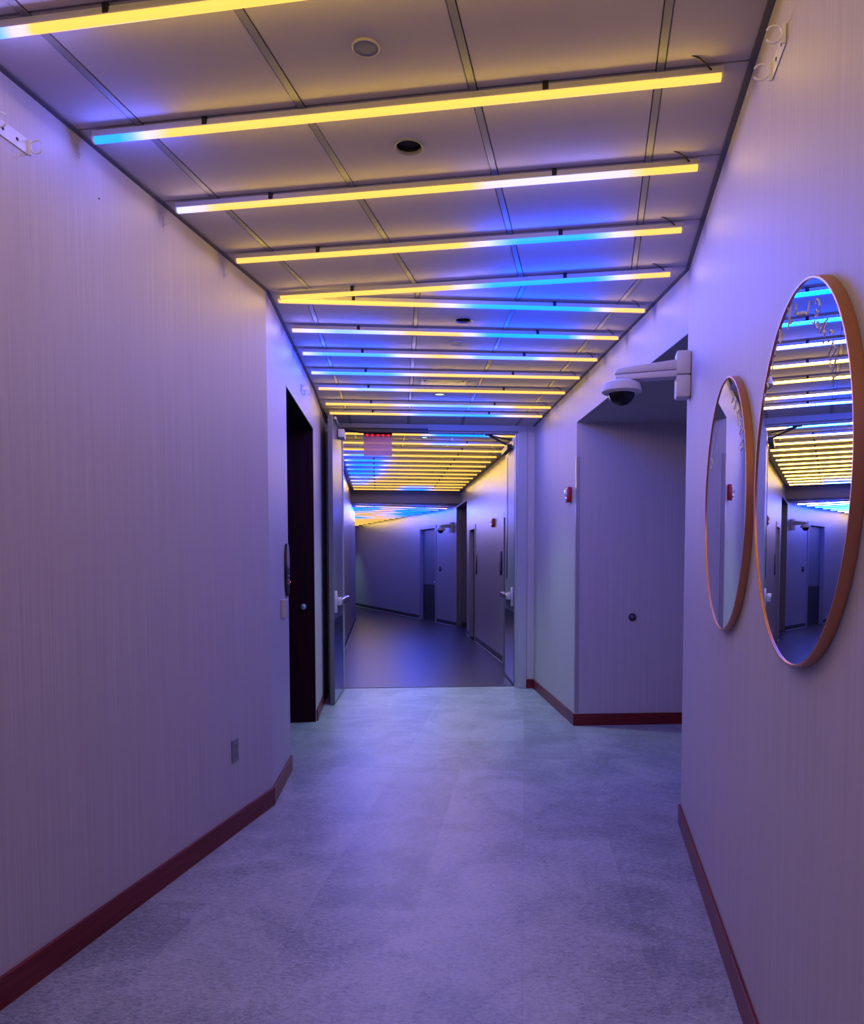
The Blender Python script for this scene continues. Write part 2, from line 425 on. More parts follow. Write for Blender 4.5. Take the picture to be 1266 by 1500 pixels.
# ------------------------------------------------------------------ ceilings: tiles on a grid
def ceiling(name, seg, z, joints, tees, clips, holes=()):
    """square tiles as bevelled boxes between cross joints (s) and tees (t); holes are (s, t, r)"""
    b = bmesh.new(); g = .004
    for s0, s1 in zip(joints, joints[1:]):
        for t0, t1 in zip(tees, tees[1:]):
            x0, x1, y0, y1 = t0 + .0145, t1 - .0145, s0 + g, s1 - g
            hs = [h for h in holes if s0 < h[0] < s1 and t0 < h[1] < t1]
            if hs:
                hs_, ht, r = hs[0]
                angs = sorted([2 * PI * k / 40 for k in range(40)] + [math.atan2(cy - hs_, cx - ht) % (2 * PI) for cx in (x0, x1) for cy in (y0, y1)])
                ci, so, up = [], [], []
                for a in angs:
                    c, s = math.cos(a), math.sin(a)
                    k = min([(x1 - ht) / c if c > 1e-9 else 1e9, (x0 - ht) / c if c < -1e-9 else 1e9, (y1 - hs_) / s if s > 1e-9 else 1e9, (y0 - hs_) / s if s < -1e-9 else 1e9])
                    ci.append(b.verts.new((ht + r * c, hs_ + r * s, 0))); so.append(b.verts.new((ht + k * c, hs_ + k * s, 0))); up.append(b.verts.new((ht + k * c, hs_ + k * s, .02)))
                n = len(angs)
                for k in range(n):
                    k2 = (k + 1) % n
                    b.faces.new((ci[k], ci[k2], so[k2], so[k])); b.faces.new((so[k], so[k2], up[k2], up[k]))
            else:
                bb = bmesh.new(); bmesh.ops.create_cube(bb, size=1)
                for v in bb.verts: v.co = Vector((x0 + (v.co.x + .5) * (x1 - x0), y0 + (v.co.y + .5) * (y1 - y0), (v.co.z + .5) * .02))
                bmesh.ops.bevel(bb, geom=[e for e in bb.edges if all(v.co.z < .001 for v in e.verts)], offset=.003, segments=1, affect='EDGES')
                me = bpy.data.meshes.new('tmp'); bb.to_mesh(me); bb.free(); b.from_mesh(me); bpy.data.meshes.remove(me)
    bmesh.ops.recalc_face_normals(b, faces=b.faces)
    tb = bmesh.new()
    def tbx(x0, x1, y0, y1, z0, z1):
        bb = bmesh.new(); bmesh.ops.create_cube(bb, size=1)
        for v in bb.verts: v.co = Vector((x0 + (v.co.x + .5) * (x1 - x0), y0 + (v.co.y + .5) * (y1 - y0), z0 + (v.co.z + .5) * (z1 - z0)))
        me = bpy.data.meshes.new('tmp'); bb.to_mesh(me); bb.free(); tb.from_mesh(me); bpy.data.meshes.remove(me)
    for t in tees[1:-1]: tbx(t - .012, t + .012, joints[0], joints[-1], -.0015, .004)
    pb = bmesh.new(); bb = bmesh.new(); bmesh.ops.create_cube(bb, size=1)
    for v in bb.verts: v.co = Vector((tees[0] + (v.co.x + .5) * (tees[-1] - tees[0]), joints[0] + (v.co.y + .5) * (joints[-1] - joints[0]), .022 + (v.co.z + .5) * .03))
    me = bpy.data.meshes.new('tmp'); bb.to_mesh(me); bb.free(); pb.from_mesh(me); bpy.data.meshes.remove(me)
    for bm_ in (b, tb, pb):
        for (pt, nm) in clips:       # cut away what lies past the walls and the neighbouring stretches
            bmesh.ops.bisect_plane(bm_, geom=list(bm_.verts) + list(bm_.edges) + list(bm_.faces), plane_co=pt, plane_no=nm, clear_outer=True)
    outs = []
    for nme, bm_, m in ((name, b, M['tile']), ('trim_5', tb, M['tee']), ('ceiling_void', pb, M['plenum'])):
        mb = MB(); mb.bm.free(); mb.bm = bm_
        outs.append(struct(nme, mb, m, (0, 0, z), -YAW[seg]))
    return outs
def in_seg(seg, v): s, t = loc_in(seg, v); return Vector((t, s, 0))
def kink_clip(seg, p, q, sign):
    a, c = in_seg(seg, p), in_seg(seg, q); d = c - a
    return (a, Vector((-d.y, d.x, 0)) * sign)
jA = [4.48 - .585 * k for k in range(12)][::-1] + [5.06]
tA = [AL - .02, -1.676, -1.044, -.425, .198, AR + .02]
HOLES_A = [(3.044, -.729, .050)]
ceiling('ceiling', 'A', HC, jA, tA, [kink_clip('A', kL, kR, 1), kink_clip('A', kL, aL0, -1), kink_clip('A', kR, aR0, 1)], HOLES_A)
jB = [3.66, 4.245] + [4.83 + .585 * k for k in range(8)] + [9.3]
tB = [BL - .15, -.545, .12, .735, 1.38, BR + .02]
HOLES_B = [(5.26, .437, .052), (7.544, .398, .046)]
ceiling('ceiling.001', 'B', HC, jB, tB, [kink_clip('B', kL, kR, -1), kink_clip('B', kL, kL2, 1), (Vector((0, S_DOOR + .1, 0)), Vector((0, 1, 0)))], HOLES_B)
jC = [9.0] + [9.61 + .58 * k for k in range(14)] + [17.9]
tC = [CL - .02, -.27, .35, .97, 1.59, CR + .02]
HOLES_C = [(10.075, .61, .046)]
ceiling('ceiling.002', 'C', HC, jC, tC, [(Vector((0, S_BEAM + .05, 0)), Vector((0, 1, 0))), (Vector((0, loc_in('C', P('B', S_DOOR + .1, .4))[0], 0)), Vector((0, -1, 0)))], HOLES_C)
jD = [16.0 + .62 * k for k in range(24)]
tD = [DR - 4.0, DR - 1.7, DR - 1.08, DR - .46, DR + .02]
bL, bR = P('C', S_BEAM + .05, -3), P('C', S_BEAM + .05, 3)
ceiling('ceiling.003', 'D', HD, jD, tD, [kink_clip('D', bL, bR, -1)])

# dark grey wall angle along the ceiling edges
def angle_strip(a, b, side, z, name='trim_6'):
    d = b - a; ln = math.hypot(d.x, d.y)
    struct(name, MB().box(0, ln, *((-.022, 0) if side > 0 else (0, .022)), -.006, .004), M['trim'], (a.x, a.y, z), math.atan2(d.y, d.x))
angle_strip(aL0, kL, 1, HC); angle_strip(kL, kL2, 1, HC); angle_strip(kL2, cL1, 1, HC)
angle_strip(aR0, kR, -1, HC); angle_strip(kR, endB, -1, HC); angle_strip(cR0, cR1, -1, HC); angle_strip(kRD, dEnd, -1, HD)

# ------------------------------------------------------------------ baseboards
def baseboard(name, a, b, side, m, h=.108, th=.014, x0=0.0, x1=None, bev=.003):
    d = b - a; ln = math.hypot(d.x, d.y)
    x1 = ln if x1 is None else x1
    return struct(name, MB().box(x0, x1, *((-th, -.0005) if side > 0 else (.0005, th)), .0005, h, bev=bev), m, (a.x, a.y, 0), math.atan2(d.y, d.x))
baseboard('baseboard_left', aL0, kL, 1, M['base'])
baseboard('baseboard_left.001', kL, kL2, 1, M['base'], x1=REC0 - sb0)
baseboard('baseboard_right', aR0, kR, -1, M['base'])
baseboard('baseboard_right.001', kR, endB, -1, M['base'], x0=ALC1 - sr0)
baseboard('baseboard_alcove', P('B', ALC1, BR - .014), P('B', ALC1, aT), 1, M['base'])
baseboard('baseboard_alcove.001', P('B', sr0, aT), P('B', ALC1 - .014, aT), -1, M['base'])
baseboard('baseboard_doorway', P('B', S_DOOR, DT1 + .112), P('B', S_DOOR, BR - .014), 1, M['base'])
baseboard('baseboard_left.002', kL2, dL, 1, M['base'], x1=1.6)
for nm, a, b, sd, x0, x1 in (('baseboard_left.003', dL, cL1, 1, .2, None), ('baseboard_right.002', cR0, cR1, -1, .1, D1a - sc0 - .06), ('baseboard_right.003', cR0, cR1, -1, D1b - sc0 + .06, D2a - sc0 - .06),
                             ('baseboard_right.004', cR0, cR1, -1, D2b - sc0 + .06, C_ALC - sc0), ('baseboard_right.005', kRD, dEnd, -1, 0, DD0 - sd0 - .06), ('baseboard_right.006', kRD, dEnd, -1, DD1 - sd0 + .06, None)):
    baseboard(nm, a, b, sd, M['rubber'], .10, .008, x0, x1, .002)
    e = baseboard('trim_7', a, b, sd, M['caulk'], .009, .016, x0, x1, .002)
baseboard('baseboard_alcove.002', P('C', 18.42, CR - .008), P('C', 18.42, CR + 1.2), 1, M['rubber'], .10, .008)

# clear corner guards at the alcove corners, a steel one at the far bend
def guard(seg, s, t, dx, dy, z0, z1, m, w=.035, name='trim_8'):
    mb = MB(); e = .0025
    mb.box(min(0, dx * w), max(0, dx * w), -e if dy > 0 else 0, 0 if dy > 0 else e, z0, z1)
    mb.box(-e if dx > 0 else 0, 0 if dx > 0 else e, min(0, dy * w) - (e if dy > 0 else 0), max(0, dy * w) + (0 if dy > 0 else e), z0, z1)
    return struct(name, mb, m, P(seg, s, t), -YAW[seg])
guard('B', ALC1, BR, 1, 1, .12, 2.45, M['guard'])
guard('C', 18.42, CR, 1, 1, .11, 2.66, M['steel'], .05)

# ------------------------------------------------------------------ LED tubes across the ceiling
TUBE_L = 2.262
def smooth(stops, f):
    if f <= stops[0][0]: return stops[0][1]
    for (a, va), (b, vb) in zip(stops, stops[1:]):
        if f <= b:
            k = (f - a) / (b - a + 1e-9); k = k * k * (3 - 2 * k)
            return va + (vb - va) * k
    return stops[-1][1]
def diffuser(stops, gain=1.0):
    """rounded lens of a tube; each ring of vertices carries the colour that stretch gives off"""
    b = bmesh.new(); nseg, na = 44, 8
    prof = [(-.0130, -.033)] + [(.0130 * math.cos(PI + PI * k / na), -.042 + .0130 * math.sin(PI + PI * k / na)) for k in range(na + 1)] + [(.0130, -.033)]
    rings = []
    for i in range(nseg + 1):
        x = -TUBE_L / 2 + .008 + (TUBE_L - .016) * i / nseg
        rings.append([b.verts.new((x, p[0], p[1])) for p in prof])
    for r0, r1 in zip(rings, rings[1:]):
        for k in range(len(prof) - 1): b.faces.new((r0[k], r1[k], r1[k + 1], r0[k + 1]))
    b.faces.new(rings[0]); b.faces.new(rings[-1][::-1])
    bmesh.ops.recalc_face_normals(b, faces=b.faces)
    mb = MB(); mb.bm.free(); mb.bm = b
    o = mb.build('diffuser', M['glow'], smooth=True)
    at = o.data.attributes.new('glow', 'FLOAT_COLOR', 'POINT')
    for i in range(nseg + 1):
        w = smooth(stops, i / nseg)
        c = [gain * (YELLOW[k] * (1 - w) + BLUE[k] * w) for k in range(3)]
        if .05 < w < .95: c[1] += gain * .25 * (1 - abs(2 * w - 1))
        for k in range(len(prof)): at.data[i * len(prof) + k].color = (*c, 1)
    return o
_hb = MB().box(-TUBE_L / 2, TUBE_L / 2, -.012, .012, -.024, -.012).box(-TUBE_L / 2, TUBE_L / 2, -.0145, .0145, -.034, -.024, bev=.002)
HOUSING = _hb.build('housing', M['alu']); CAPM = MB().prism([(-.0132, -.033)] + [(.0135 * math.cos(PI + PI * k / 8), -.042 + .0135 * math.sin(PI + PI * k / 8)) for k in range(9)] + [(.0132, -.033)], -.004, .004, axis='x').build('end_cap', mat('end_cap_frosted', (.75, .74, .72), .4))
CLIP = MB().box(-.010, .010, -.0165, .0165, -.032, -.003, bev=.002).build('mounting_clip', M['black'])
CORD = MB().tube([(-.03, -.012, -.022), (-.05, -.03, -.012), (-.075, -.05, -.004), (-.10, -.06, .003)], .003, 6).build('power_cord', M['black'])
PROTO = [HOUSING, CAPM, CLIP, CORD]
def tube_light(seg, s, tc, z, stops, label, group, cord=True, gain=1.0):
    t = thing('led_tube_light', label, 'ceiling light', P(seg, s, tc, z), -YAW[seg], group)
    d = diffuser(stops, gain); d.parent = t
    h = HOUSING.copy(); SC.collection.objects.link(h); h.parent = t
    for sx in (-1, 1):
        c = CAPM.copy(); SC.collection.objects.link(c); c.parent = t; c.location = (sx * (TUBE_L / 2 - .004), 0, 0)
    for fx in (-.30, .245):
        c = CLIP.copy(); SC.collection.objects.link(c); c.parent = t; c.location = (fx * TUBE_L, 0, 0)
    if cord:
        c = CORD.copy(); SC.collection.objects.link(c); c.parent = t; c.location = (TUBE_L / 2 - .01, 0, 0)
    # the tube's own light: strips of lamps on both flanks, one run per colour
    n, runs = 7, []
    for i in range(n):
        w = sum(smooth(stops, (i + (j + .5) / 4) / n) for j in range(4)) / 4
        if runs and abs(runs[-1][2] / runs[-1][3] - w) < .10: runs[-1][1] = i + 1; runs[-1][2] += w; runs[-1][3] += 1
        else: runs.append([i, i + 1, w, 1])
    for i0, i1, w, k in runs:
        w = (w / k) ** 1.7; fr_ = (i1 - i0) / n
        c = [(LAMP_Y[q] * (1 - w) + LAMP_B[q] * w) * fr_ * gain for q in range(3)]; p = max(c)
        for sy in (-1, 1):
            ld = bpy.data.lights.new('lamp', 'AREA'); ld.shape = 'RECTANGLE'; ld.size = TUBE_L * fr_ * .98; ld.size_y = .020
            ld.energy = p / 2; ld.color = [q / p for q in c]
            lo = bpy.data.objects.new('lamp', ld); SC.collection.objects.link(lo); lo.parent = t
            lo.location = (-TUBE_L / 2 + TUBE_L * (i0 + i1) / 2 / n, sy * .0142, -.043)
            lo.rotation_euler = (sy * math.radians(60), 0, 0)
    return t
YY = [(0, 0), (1, 0)]
A_T, B_T, C_T = -.732, .413, .632
GA, GB, GC, GD = 'LED tubes over the near stretch', 'LED tubes between the bend and the double doors', 'LED tubes beyond the double doors', 'LED tubes past the dropped beam'
near = [(2.148, [(0, 1), (.03, 1), (.09, 0), (1, 0)], 'LED tube cut by the top edge of the photo, blue at its left end'),
        (2.727, [(0, 1), (.05, 1), (.13, 0), (1, 0)], 'long yellow LED tube with a blue left tip, under the round ceiling speaker'),
        (3.312, [(0, .5), (.03, .45), (.08, 0), (.58, 0), (.68, .42), (.82, .42), (.92, 0), (1, 0)], 'yellow LED tube with a lavender stretch right of its middle, beyond the dark recessed downlight'),
        (3.900, [(0, 0), (.52, 0), (.66, 1), (.80, 1), (.92, 0), (1, 0)], 'yellow LED tube with a short blue stretch, third from the bend on the near side'),
        (4.472, [(0, 0), (.44, 0), (.57, 1), (.82, 1), (.93, 0), (1, 0)], 'LED tube at the bend sloping up to the right, bright blue right of the middle')]
for s, st, lb in near: tube_light('A', s, A_T, HC, st, lb, GA)
for k in range(6):                                   # the row goes on over the viewer
    w = [[(0, 0), (1, 0)], [(0, .3), (.1, 0), (1, 0)], [(0, .3), (.3, 0), (1, 0)], [(0, 1), (.15, 1), (.3, 0), (1, 0)], YY, [(0, .3), (.5, 1), (1, .3)]][k]
    tube_light('A', 1.56 - .585 * k, A_T, HC, w, 'LED tube overhead out of view, %s behind the one cut by the top edge' % ('next', 'second', 'third', 'fourth', 'fifth', 'sixth')[k], GA)
mid = [(4.845, [(0, 0), (.40, 0), (.54, 1), (.84, 1), (.92, 0), (1, 0)], 'first LED tube past the bend, before the long slot vent, mostly blue on its right'),
       (5.435, [(0, .1), (.06, .5), (.15, .8), (.26, .6), (.36, 0), (.5, 0), (.6, 1), (.84, 1), (.93, 0), (1, 0)], 'LED tube with two blue stretches and pale tips, just past dark downlight'),
       (6.015, [(0, .5), (.08, .95), (.26, .95), (.36, .2), (.46, 0), (.52, .1), (.6, .85), (.76, .85), (.86, 0), (1, 0)], 'LED tube with blue left third and blue patch right of centre, before the access plate'),
       (6.602, [(0, .5), (.08, .95), (.28, .95), (.42, .05), (.5, 0), (1, 0)], 'LED tube with only its left third blue, directly before the white access plate'),
       (7.186, [(0, 0), (.1, .1), (.16, .7), (.26, .7), (.4, 0), (1, 0)], 'mostly yellow LED tube with a faint blue left part, between access plate and lit downlight'),
       (7.860, [(0, 0), (.26, 0), (.42, .75), (.62, .9), (.74, .6), (.86, 0), (1, 0)], 'LED tube blue in the middle, second before the double doors'),
       (8.335, [(0, 0), (.3, 0), (.44, .9), (.74, 1), (.9, .1), (1, 0)], 'last LED tube before the double doors, yellow left and blue right of centre')]
for s, st, lb in mid: tube_light('B', s, B_T, HC, st, lb, GB)
NTH = ['first', 'second', 'third', 'fourth', 'fifth', 'sixth', 'seventh', 'eighth', 'ninth', 'tenth', 'eleventh', 'twelfth', 'thirteenth']
farst = [([(0, 0), (.44, 0), (.56, 1), (.80, 1), (.92, 0), (1, 0)], 'blue right of the middle'), ([(0, 0), (.48, 0), (.56, .7), (.68, .7), (.76, 0), (1, 0)], 'faintly blue right of middle'), (YY, 'all yellow'),
         ([(0, .2), (.06, .9), (.22, .9), (.34, 0), (1, 0)], 'blue near the left end'), ([(0, .4), (.06, 1), (.22, 1), (.34, 0), (1, 0)], 'blue left quarter'), ([(0, .6), (.06, 1), (.22, 1), (.32, 0), (1, 0)], 'blue left quarter'),
         ([(0, .8), (.06, 1), (.2, 1), (.3, 0), (1, 0)], 'blue left quarter'), ([(0, 1), (.2, 1), (.3, 0), (1, 0)], 'blue left quarter'), ([(0, .7), (.16, .9), (.26, 0), (1, 0)], 'blue left part'),
         ([(0, .5), (.12, .7), (.22, 0), (1, 0)], 'pale blue left part'), ([(0, .6), (.08, .6), (.16, 0), (1, 0)], 'pale blue left tip'), ([(0, 0), (.4, 0), (.52, .7), (.66, .7), (.76, 0), (1, 0)], 'blue in the middle'),
         ([(0, 0), (.38, 0), (.5, 1), (.66, 1), (.78, 0), (1, 0)], 'blue in the middle, right before the dark beam')]
farS = [9.61, 10.32, 10.91, 11.47, 12.05, 12.61, 13.19, 13.76, 14.34, 14.96, 15.52, 16.07, 16.65]
for k, (s, (st, d)) in enumerate(zip(farS, farst)):
    tube_light('C', s, C_T, HC, st, '%s LED tube beyond the double doors, %s' % (NTH[k], d), GC)
last = [[(0, .2), (.2, .8), (.35, .2), (.55, .3), (.7, 1), (.85, .6), (1, .1)], [(0, 1), (.3, 1), (.42, .1), (.55, .4), (.65, 1), (1, .8)], [(0, 1), (.3, .9), (.42, 0), (.52, 0), (.62, 1), (1, 1)], [(0, 1), (.3, .6), (.45, 0), (.6, .3), (.8, 1), (1, 1)],
        [(0, .6), (.4, 0), (.6, .2), (.8, 1), (1, 1)], [(0, .1), (.5, 0), (.75, .3), (1, 1)], [(0, .6), (.3, .9), (.6, .2), (.7, 0), (.85, .2), (1, .8)], [(0, 1), (.55, 1), (.75, .1), (1, .1)]] + [[(0, .8), (.3, .8), (.55, 0), (1, 0)]] * 7
for k, st in enumerate(last):
    tube_light('D', 17.62 + .62 * k, DR - .09 - TUBE_L / 2, HD, st, '%s LED tube past the dark beam, counted from the beam' % (NTH + ['fourteenth', 'last'])[k], GD)
for o in PROTO: bpy.data.objects.remove(o)

# ------------------------------------------------------------------ round ceiling fittings
def downlight(seg, s, t, r, label, lit=False):
    th = thing('recessed_downlight', label, 'downlight', P(seg, s, t, HC), -YAW[seg], 'recessed downlights')
    MB().lathe([(r * 1.22, .0005), (r * 1.22, -.003), (r * 1.12, -.005), (r * .98, -.002), (r * .96, .004)], 48).build('trim_ring', M['tee'], th, smooth=True)
    MB().lathe([(r * .97, 0), (r * .93, .03), (r * .80, .065), (r * .62, .075)], 48).build('reflector_cone', M['reflector'], th, smooth=True)
    z = .004 if lit else .07
    MB().lathe([(0, z - (.003 if lit else 0)), (r * (.94 if lit else .62), z), (r * (.94 if lit else .62), z + .004), (0, z + .004)], 40).build('lamp_lens', M['lamp'] if lit else M['black'], th)
    if lit:
        ld = bpy.data.lights.new('lamp_beam', 'SPOT'); ld.energy = LIT_W; ld.color = (.62, 1.0, .86); ld.spot_size = 1.75; ld.spot_blend = .9; ld.shadow_soft_size = .04
        lo = bpy.data.objects.new('lamp_beam', ld); SC.collection.objects.link(lo); lo.parent = th; lo.location = (0, 0, -.012)
    return th
LIT_W = 110.0
downlight('A', 3.044, -.729, .050, 'dark unlit recessed downlight in the near ceiling behind the second yellow tube')
downlight('B', 5.26, .437, .052, 'dark unlit recessed downlight on blue-lit ceiling past the slot vent')
downlight('B', 7.544, .398, .046, 'glowing greenish-white downlight before the double doors, beside the access plate', True)
downlight('C', 10.075, .61, .046, 'glowing greenish-white downlight just beyond the double doors', True)
downlight('D', 26.9, DR - 1.0, .05, 'tiny glowing downlight far around the last bend, beside the left wall edge', True).location.z = HD
def speaker(seg, s, t, r, label):
    th = thing('ceiling_speaker', label, 'speaker', P(seg, s, t, HC), -YAW[seg], 'flush ceiling discs')
    MB().lathe([(r * 1.03, .0), (r * 1.05, -.004), (r * .98, -.007), (r * .93, -.005), (r * .93, 0)], 48).build('bezel', M['offwhite'], th, smooth=True)
    MB().lathe([(0, -.0055), (r * .93, -.0045), (r * .93, 0), (0, 0)], 48).build('grille', M['speaker'], th)
speaker('A', 2.452, -.725, .0425, 'round grey flush disc with pale rim, in the near ceiling between the first two tubes')
speaker('B', 5.79, .431, .046, 'small pale flush disc in the ceiling just past the second dark downlight')
# white access plate with two screws
ap = thing('access_plate', 'white rectangular plate with two screws on the ceiling before the doors', 'access plate', P('B', 7.03, .41, HC), -YAW['B'])
MB().box(-.205, .205, -.10, .10, -.006, 0, bev=.002).build('plate', M['offwhite'], ap)
for x in (-.17, .17): MB().lathe([(0, -.010), (.008, -.009), (.011, -.006)], 16, TR(x, -.06, 0)).build('screw', M['blackmet'], ap)
# linear slot vent
sv = thing('slot_vent', 'long black linear slot vent in the ceiling right at the bend', 'vent', P('B', 4.945, .745, HC), -YAW['B'])
MB().box(-.605, .605, -.030, -.024, -.007, 0).box(-.605, .605, .024, .030, -.007, 0).box(-.605, -.598, -.024, .024, -.007, 0).box(.598, .605, -.024, .024, -.007, 0).build('frame', M['alu'], sv)
MB().box(-.598, .598, -.024, .024, -.0015, -.0005).build('slot', M['black'], sv)
MB().box(-.598, .598, -.002, .002, -.006, -.0018).build('blade', M['blackmet'], sv)

# ------------------------------------------------------------------ round mirrors with lettering
STROKES_NEAR = [[(0.091,0.385),(0.084,0.404),(0.076,0.422),(0.064,0.433),(0.055,0.438),(0.063,0.429),(0.07,0.409),(0.073,0.392),(0.06,0.39),(0.047,0.395)],[(0.101,0.442),(0.087,0.434),(0.09,0.419)],[(0.03,0.403),(0.017,0.412),(0.01,0.422),(0.011,0.41),(0.016,0.397),(0.003,0.397)],[(-0.002,0.391),(-0.005,0.396),(-0.015,0.387),(-0.021,0.392),(-0.032,0.382),(-0.038,0.388),(-0.048,0.378),(-0.054,0.383),(-0.065,0.374),(-0.071,0.378),(-0.083,0.369),(-0.091,0.365)],[(-0.091,0.364),(-0.1,0.376),(-0.11,0.39),(-0.107,0.379),(-0.101,0.367)],[(-0.16,0.366),(-0.157,0.374),(-0.168,0.375),(-0.185,0.367),(-0.194,0.352),(-0.19,0.341),(-0.177,0.336),(-0.162,0.338),(-0.159,0.349),(-0.168,0.352),(-0.18,0.343)],[(-0.13,0.338),(-0.138,0.329),(-0.149,0.326),(-0.154,0.333)],[(-0.171,0.32),(-0.178,0.324),(-0.189,0.318),(-0.189,0.307),(-0.176,0.311),(-0.171,0.32)],[(-0.194,0.295),(-0.208,0.301),(-0.217,0.308),(-0.211,0.298),(-0.201,0.293)],[(-0.218,0.298),(-0.237,0.306),(-0.254,0.306),(-0.248,0.297),(-0.235,0.29),(-0.24,0.281),(-0.23,0.278),(-0.219,0.284),(-0.229,0.288),(-0.24,0.281)],[(-0.269,0.272),(-0.279,0.275),(-0.293,0.269),(-0.297,0.262)],[(-0.267,0.228),(-0.282,0.235),(-0.297,0.246),(-0.299,0.251),(-0.294,0.242),(-0.31,0.235),(-0.319,0.227),(-0.305,0.222),(-0.29,0.221),(-0.281,0.215),(-0.278,0.207),(-0.292,0.196),(-0.31,0.197),(-0.319,0.204),(-0.321,0.209)],[(-0.296,0.186),(-0.308,0.19),(-0.316,0.198)],[(-0.285,0.168),(-0.303,0.169),(-0.318,0.173),(-0.333,0.174),(-0.322,0.171),(-0.3,0.174)],[(-0.225,0.263),(-0.231,0.268)],[(-0.265,0.255),(-0.271,0.259)],[(0.182,0.412),(0.182,0.391),(0.173,0.372)],[(0.158,0.378),(0.158,0.398),(0.145,0.394),(0.148,0.374)],[(0.218,0.377),(0.229,0.365),(0.245,0.354),(0.229,0.36),(0.218,0.359)],[(0.25,0.356),(0.259,0.336),(0.282,0.318),(0.264,0.33),(0.274,0.315)],[(0.319,0.315),(0.324,0.304),(0.305,0.287),(0.312,0.298)],[(0.359,0.299),(0.351,0.274),(0.36,0.25)],[(0.302,0.314),(0.295,0.302)]]
STROKES_FAR = [[(-0.148,0.354),(-0.183,0.363),(-0.21,0.363),(-0.234,0.346),(-0.214,0.325),(-0.196,0.322)],[(-0.233,0.31),(-0.252,0.293),(-0.271,0.277),(-0.26,0.297),(-0.294,0.3)],[(-0.272,0.271),(-0.282,0.251)],[(-0.314,0.26),(-0.327,0.267),(-0.347,0.257),(-0.345,0.243),(-0.317,0.239)],[(-0.311,0.217),(-0.334,0.227),(-0.358,0.23),(-0.375,0.22),(-0.344,0.213),(-0.328,0.207),(-0.354,0.191)],[(-0.323,0.177),(-0.363,0.183),(-0.383,0.186),(-0.355,0.182),(-0.372,0.173),(-0.381,0.166),(-0.341,0.166),(-0.358,0.157),(-0.334,0.158),(-0.381,0.164)],[(0.169,0.344),(0.2,0.313),(0.244,0.284),(0.266,0.262),(0.3,0.241),(0.276,0.245),(0.315,0.221),(0.295,0.195),(0.337,0.193),(0.305,0.178),(0.342,0.171)]]

def mirror(s, z, R, label, strokes, dep=.025):
    th = thing('round_mirror', label, 'mirror', P('A', s, AR, z), -YAW['A'], 'copper framed mirrors')
    q = RY(-PI / 2)                                   # lathe axis towards the corridor
    w = .006
    MB().lathe([(R - w, .002), (R - w, dep), (R - w + .001, dep + .001), (R - .001, dep + .001), (R, dep), (R, .001), (R - w, .001)], 128, q).build('frame', M['copper'], th, smooth=True)
    MB().lathe([(0, dep - .003), (R - w - .0005, dep - .003), (R - w - .0005, .004), (0, .004)], 128, q).build('mirror_glass', M['mirror'], th)
    for st in strokes: MB().tube([(-(dep - .0027), y, zz) for y, zz in st], .0017, 5).build('letter', M['ink'], th)
    return th
mirror(2.02, 1.688, .458, 'larger-looking round copper-rimmed mirror nearest the viewer, showing yellow and blue tubes', STROKES_NEAR)
mirror(3.075, 1.700, .470, 'round copper-rimmed mirror farther along the right wall, showing a red alarm', STROKES_FAR)

# ------------------------------------------------------------------ dome cameras on wall arms
def dome_camera(seg, s, t, z, label, rot=0.0, scale=1.0):
    """origin on the wall; the arm reaches along local -x"""
    th = thing('dome_camera', label, 'security camera', P(seg, s, t, z), -YAW[seg] + rot, 'white dome cameras on arms'); th.scale = (scale,) * 3
    MB().box(-.078, -.001, -.052, .052, -.120, .000, bev=.012).box(-.078, -.001, -.052, .052, .002, .128, bev=.012).build('mount_box', M['whitem'], th, smooth=True)
    MB().prism([(-.07, .085), (-.30, .060), (-.385, .048), (-.40, .030), (-.40, .016), (-.07, .030)], -.040, .040, bev=.010).build('arm', M['whitem'], th, smooth=True)
    MB().prism([(-.07, .028), (-.398, .014), (-.398, -.012), (-.36, -.016), (-.07, -.008)], -.042, .042, bev=.006).build('arm_cover', M['whitem'], th, smooth=True)
    d = TR(-.362, 0, 0)
    MB().lathe([(0, -.012), (.058, -.012), (.078, -.020), (.098, -.030), (.106, -.058), (.108, -.072), (.096, -.080), (.078, -.078), (.074, -.070), (0, -.070)], 56, d).build('housing', M['whitem'], th, smooth=True)
    MB().lathe([(.072, -.074)] + [(.072 * math.cos(a), -.076 - .072 * math.sin(a)) for a in [PI / 2 * k / 12 for k in range(13)]], 48, d).build('dome', M['lens'], th, smooth=True)
    MB().lathe([(.0735, -.072), (.078, -.076), (.0745, -.082), (.0725, -.08)], 48, d).build('dome_ring', M['white'], th, smooth=True)
    return th
dome_camera('A', 4.395, AR, 2.492, 'white dome camera on a wall arm above the alcove, nearer of the two')
dome_camera('D', sd0 + .28, DR, 2.36, 'small white dome camera on an arm beyond the doors, by the far bend', rot=PI / 2 * 0 + .35)

# ------------------------------------------------------------------ tube holder brackets
def bracket(seg, s, t, z, side, label, gap=.165):
    """clear plastic holder: a wall strip with two tabs that end in open rings; side -1 reaches to local -x"""
    th = thing('tube_bracket', label, 'bracket', P(seg, s, t, z), -YAW[seg], 'clear two-ring brackets')
    mb = MB().box(*sorted((side * .001, side * .004)), 0, gap, -.026, .026, bev=.001)
    mb.build('wall_plate', M['white'], th)
    for y in (0, gap):
        c = (side * .034, y, 0); r = .022
        tb = MB().box(*sorted((side * .002, side * .014)), y - .0025, y + .0025, -.026, .026, bev=.001)
        a0 = .55 if side > 0 else PI + .55
        pts = [(c[0] + r * math.cos(a0 + k * (2 * PI - 1.1) / 26), y, r * math.sin(a0 + k * (2 * PI - 1.1) / 26)) for k in range(27)]
        tb.tube(pts, .0032, 6)
        tb.build('clip_ring', M['white'], th, smooth=True)
    for y in (.045, .11): MB().lathe([(0, .003), (.005, .002), (.006, 0)], 14, TR(side * .004, y, 0) @ RY(side * PI / 2)).build('screw', M['blackmet'], th)
    return th
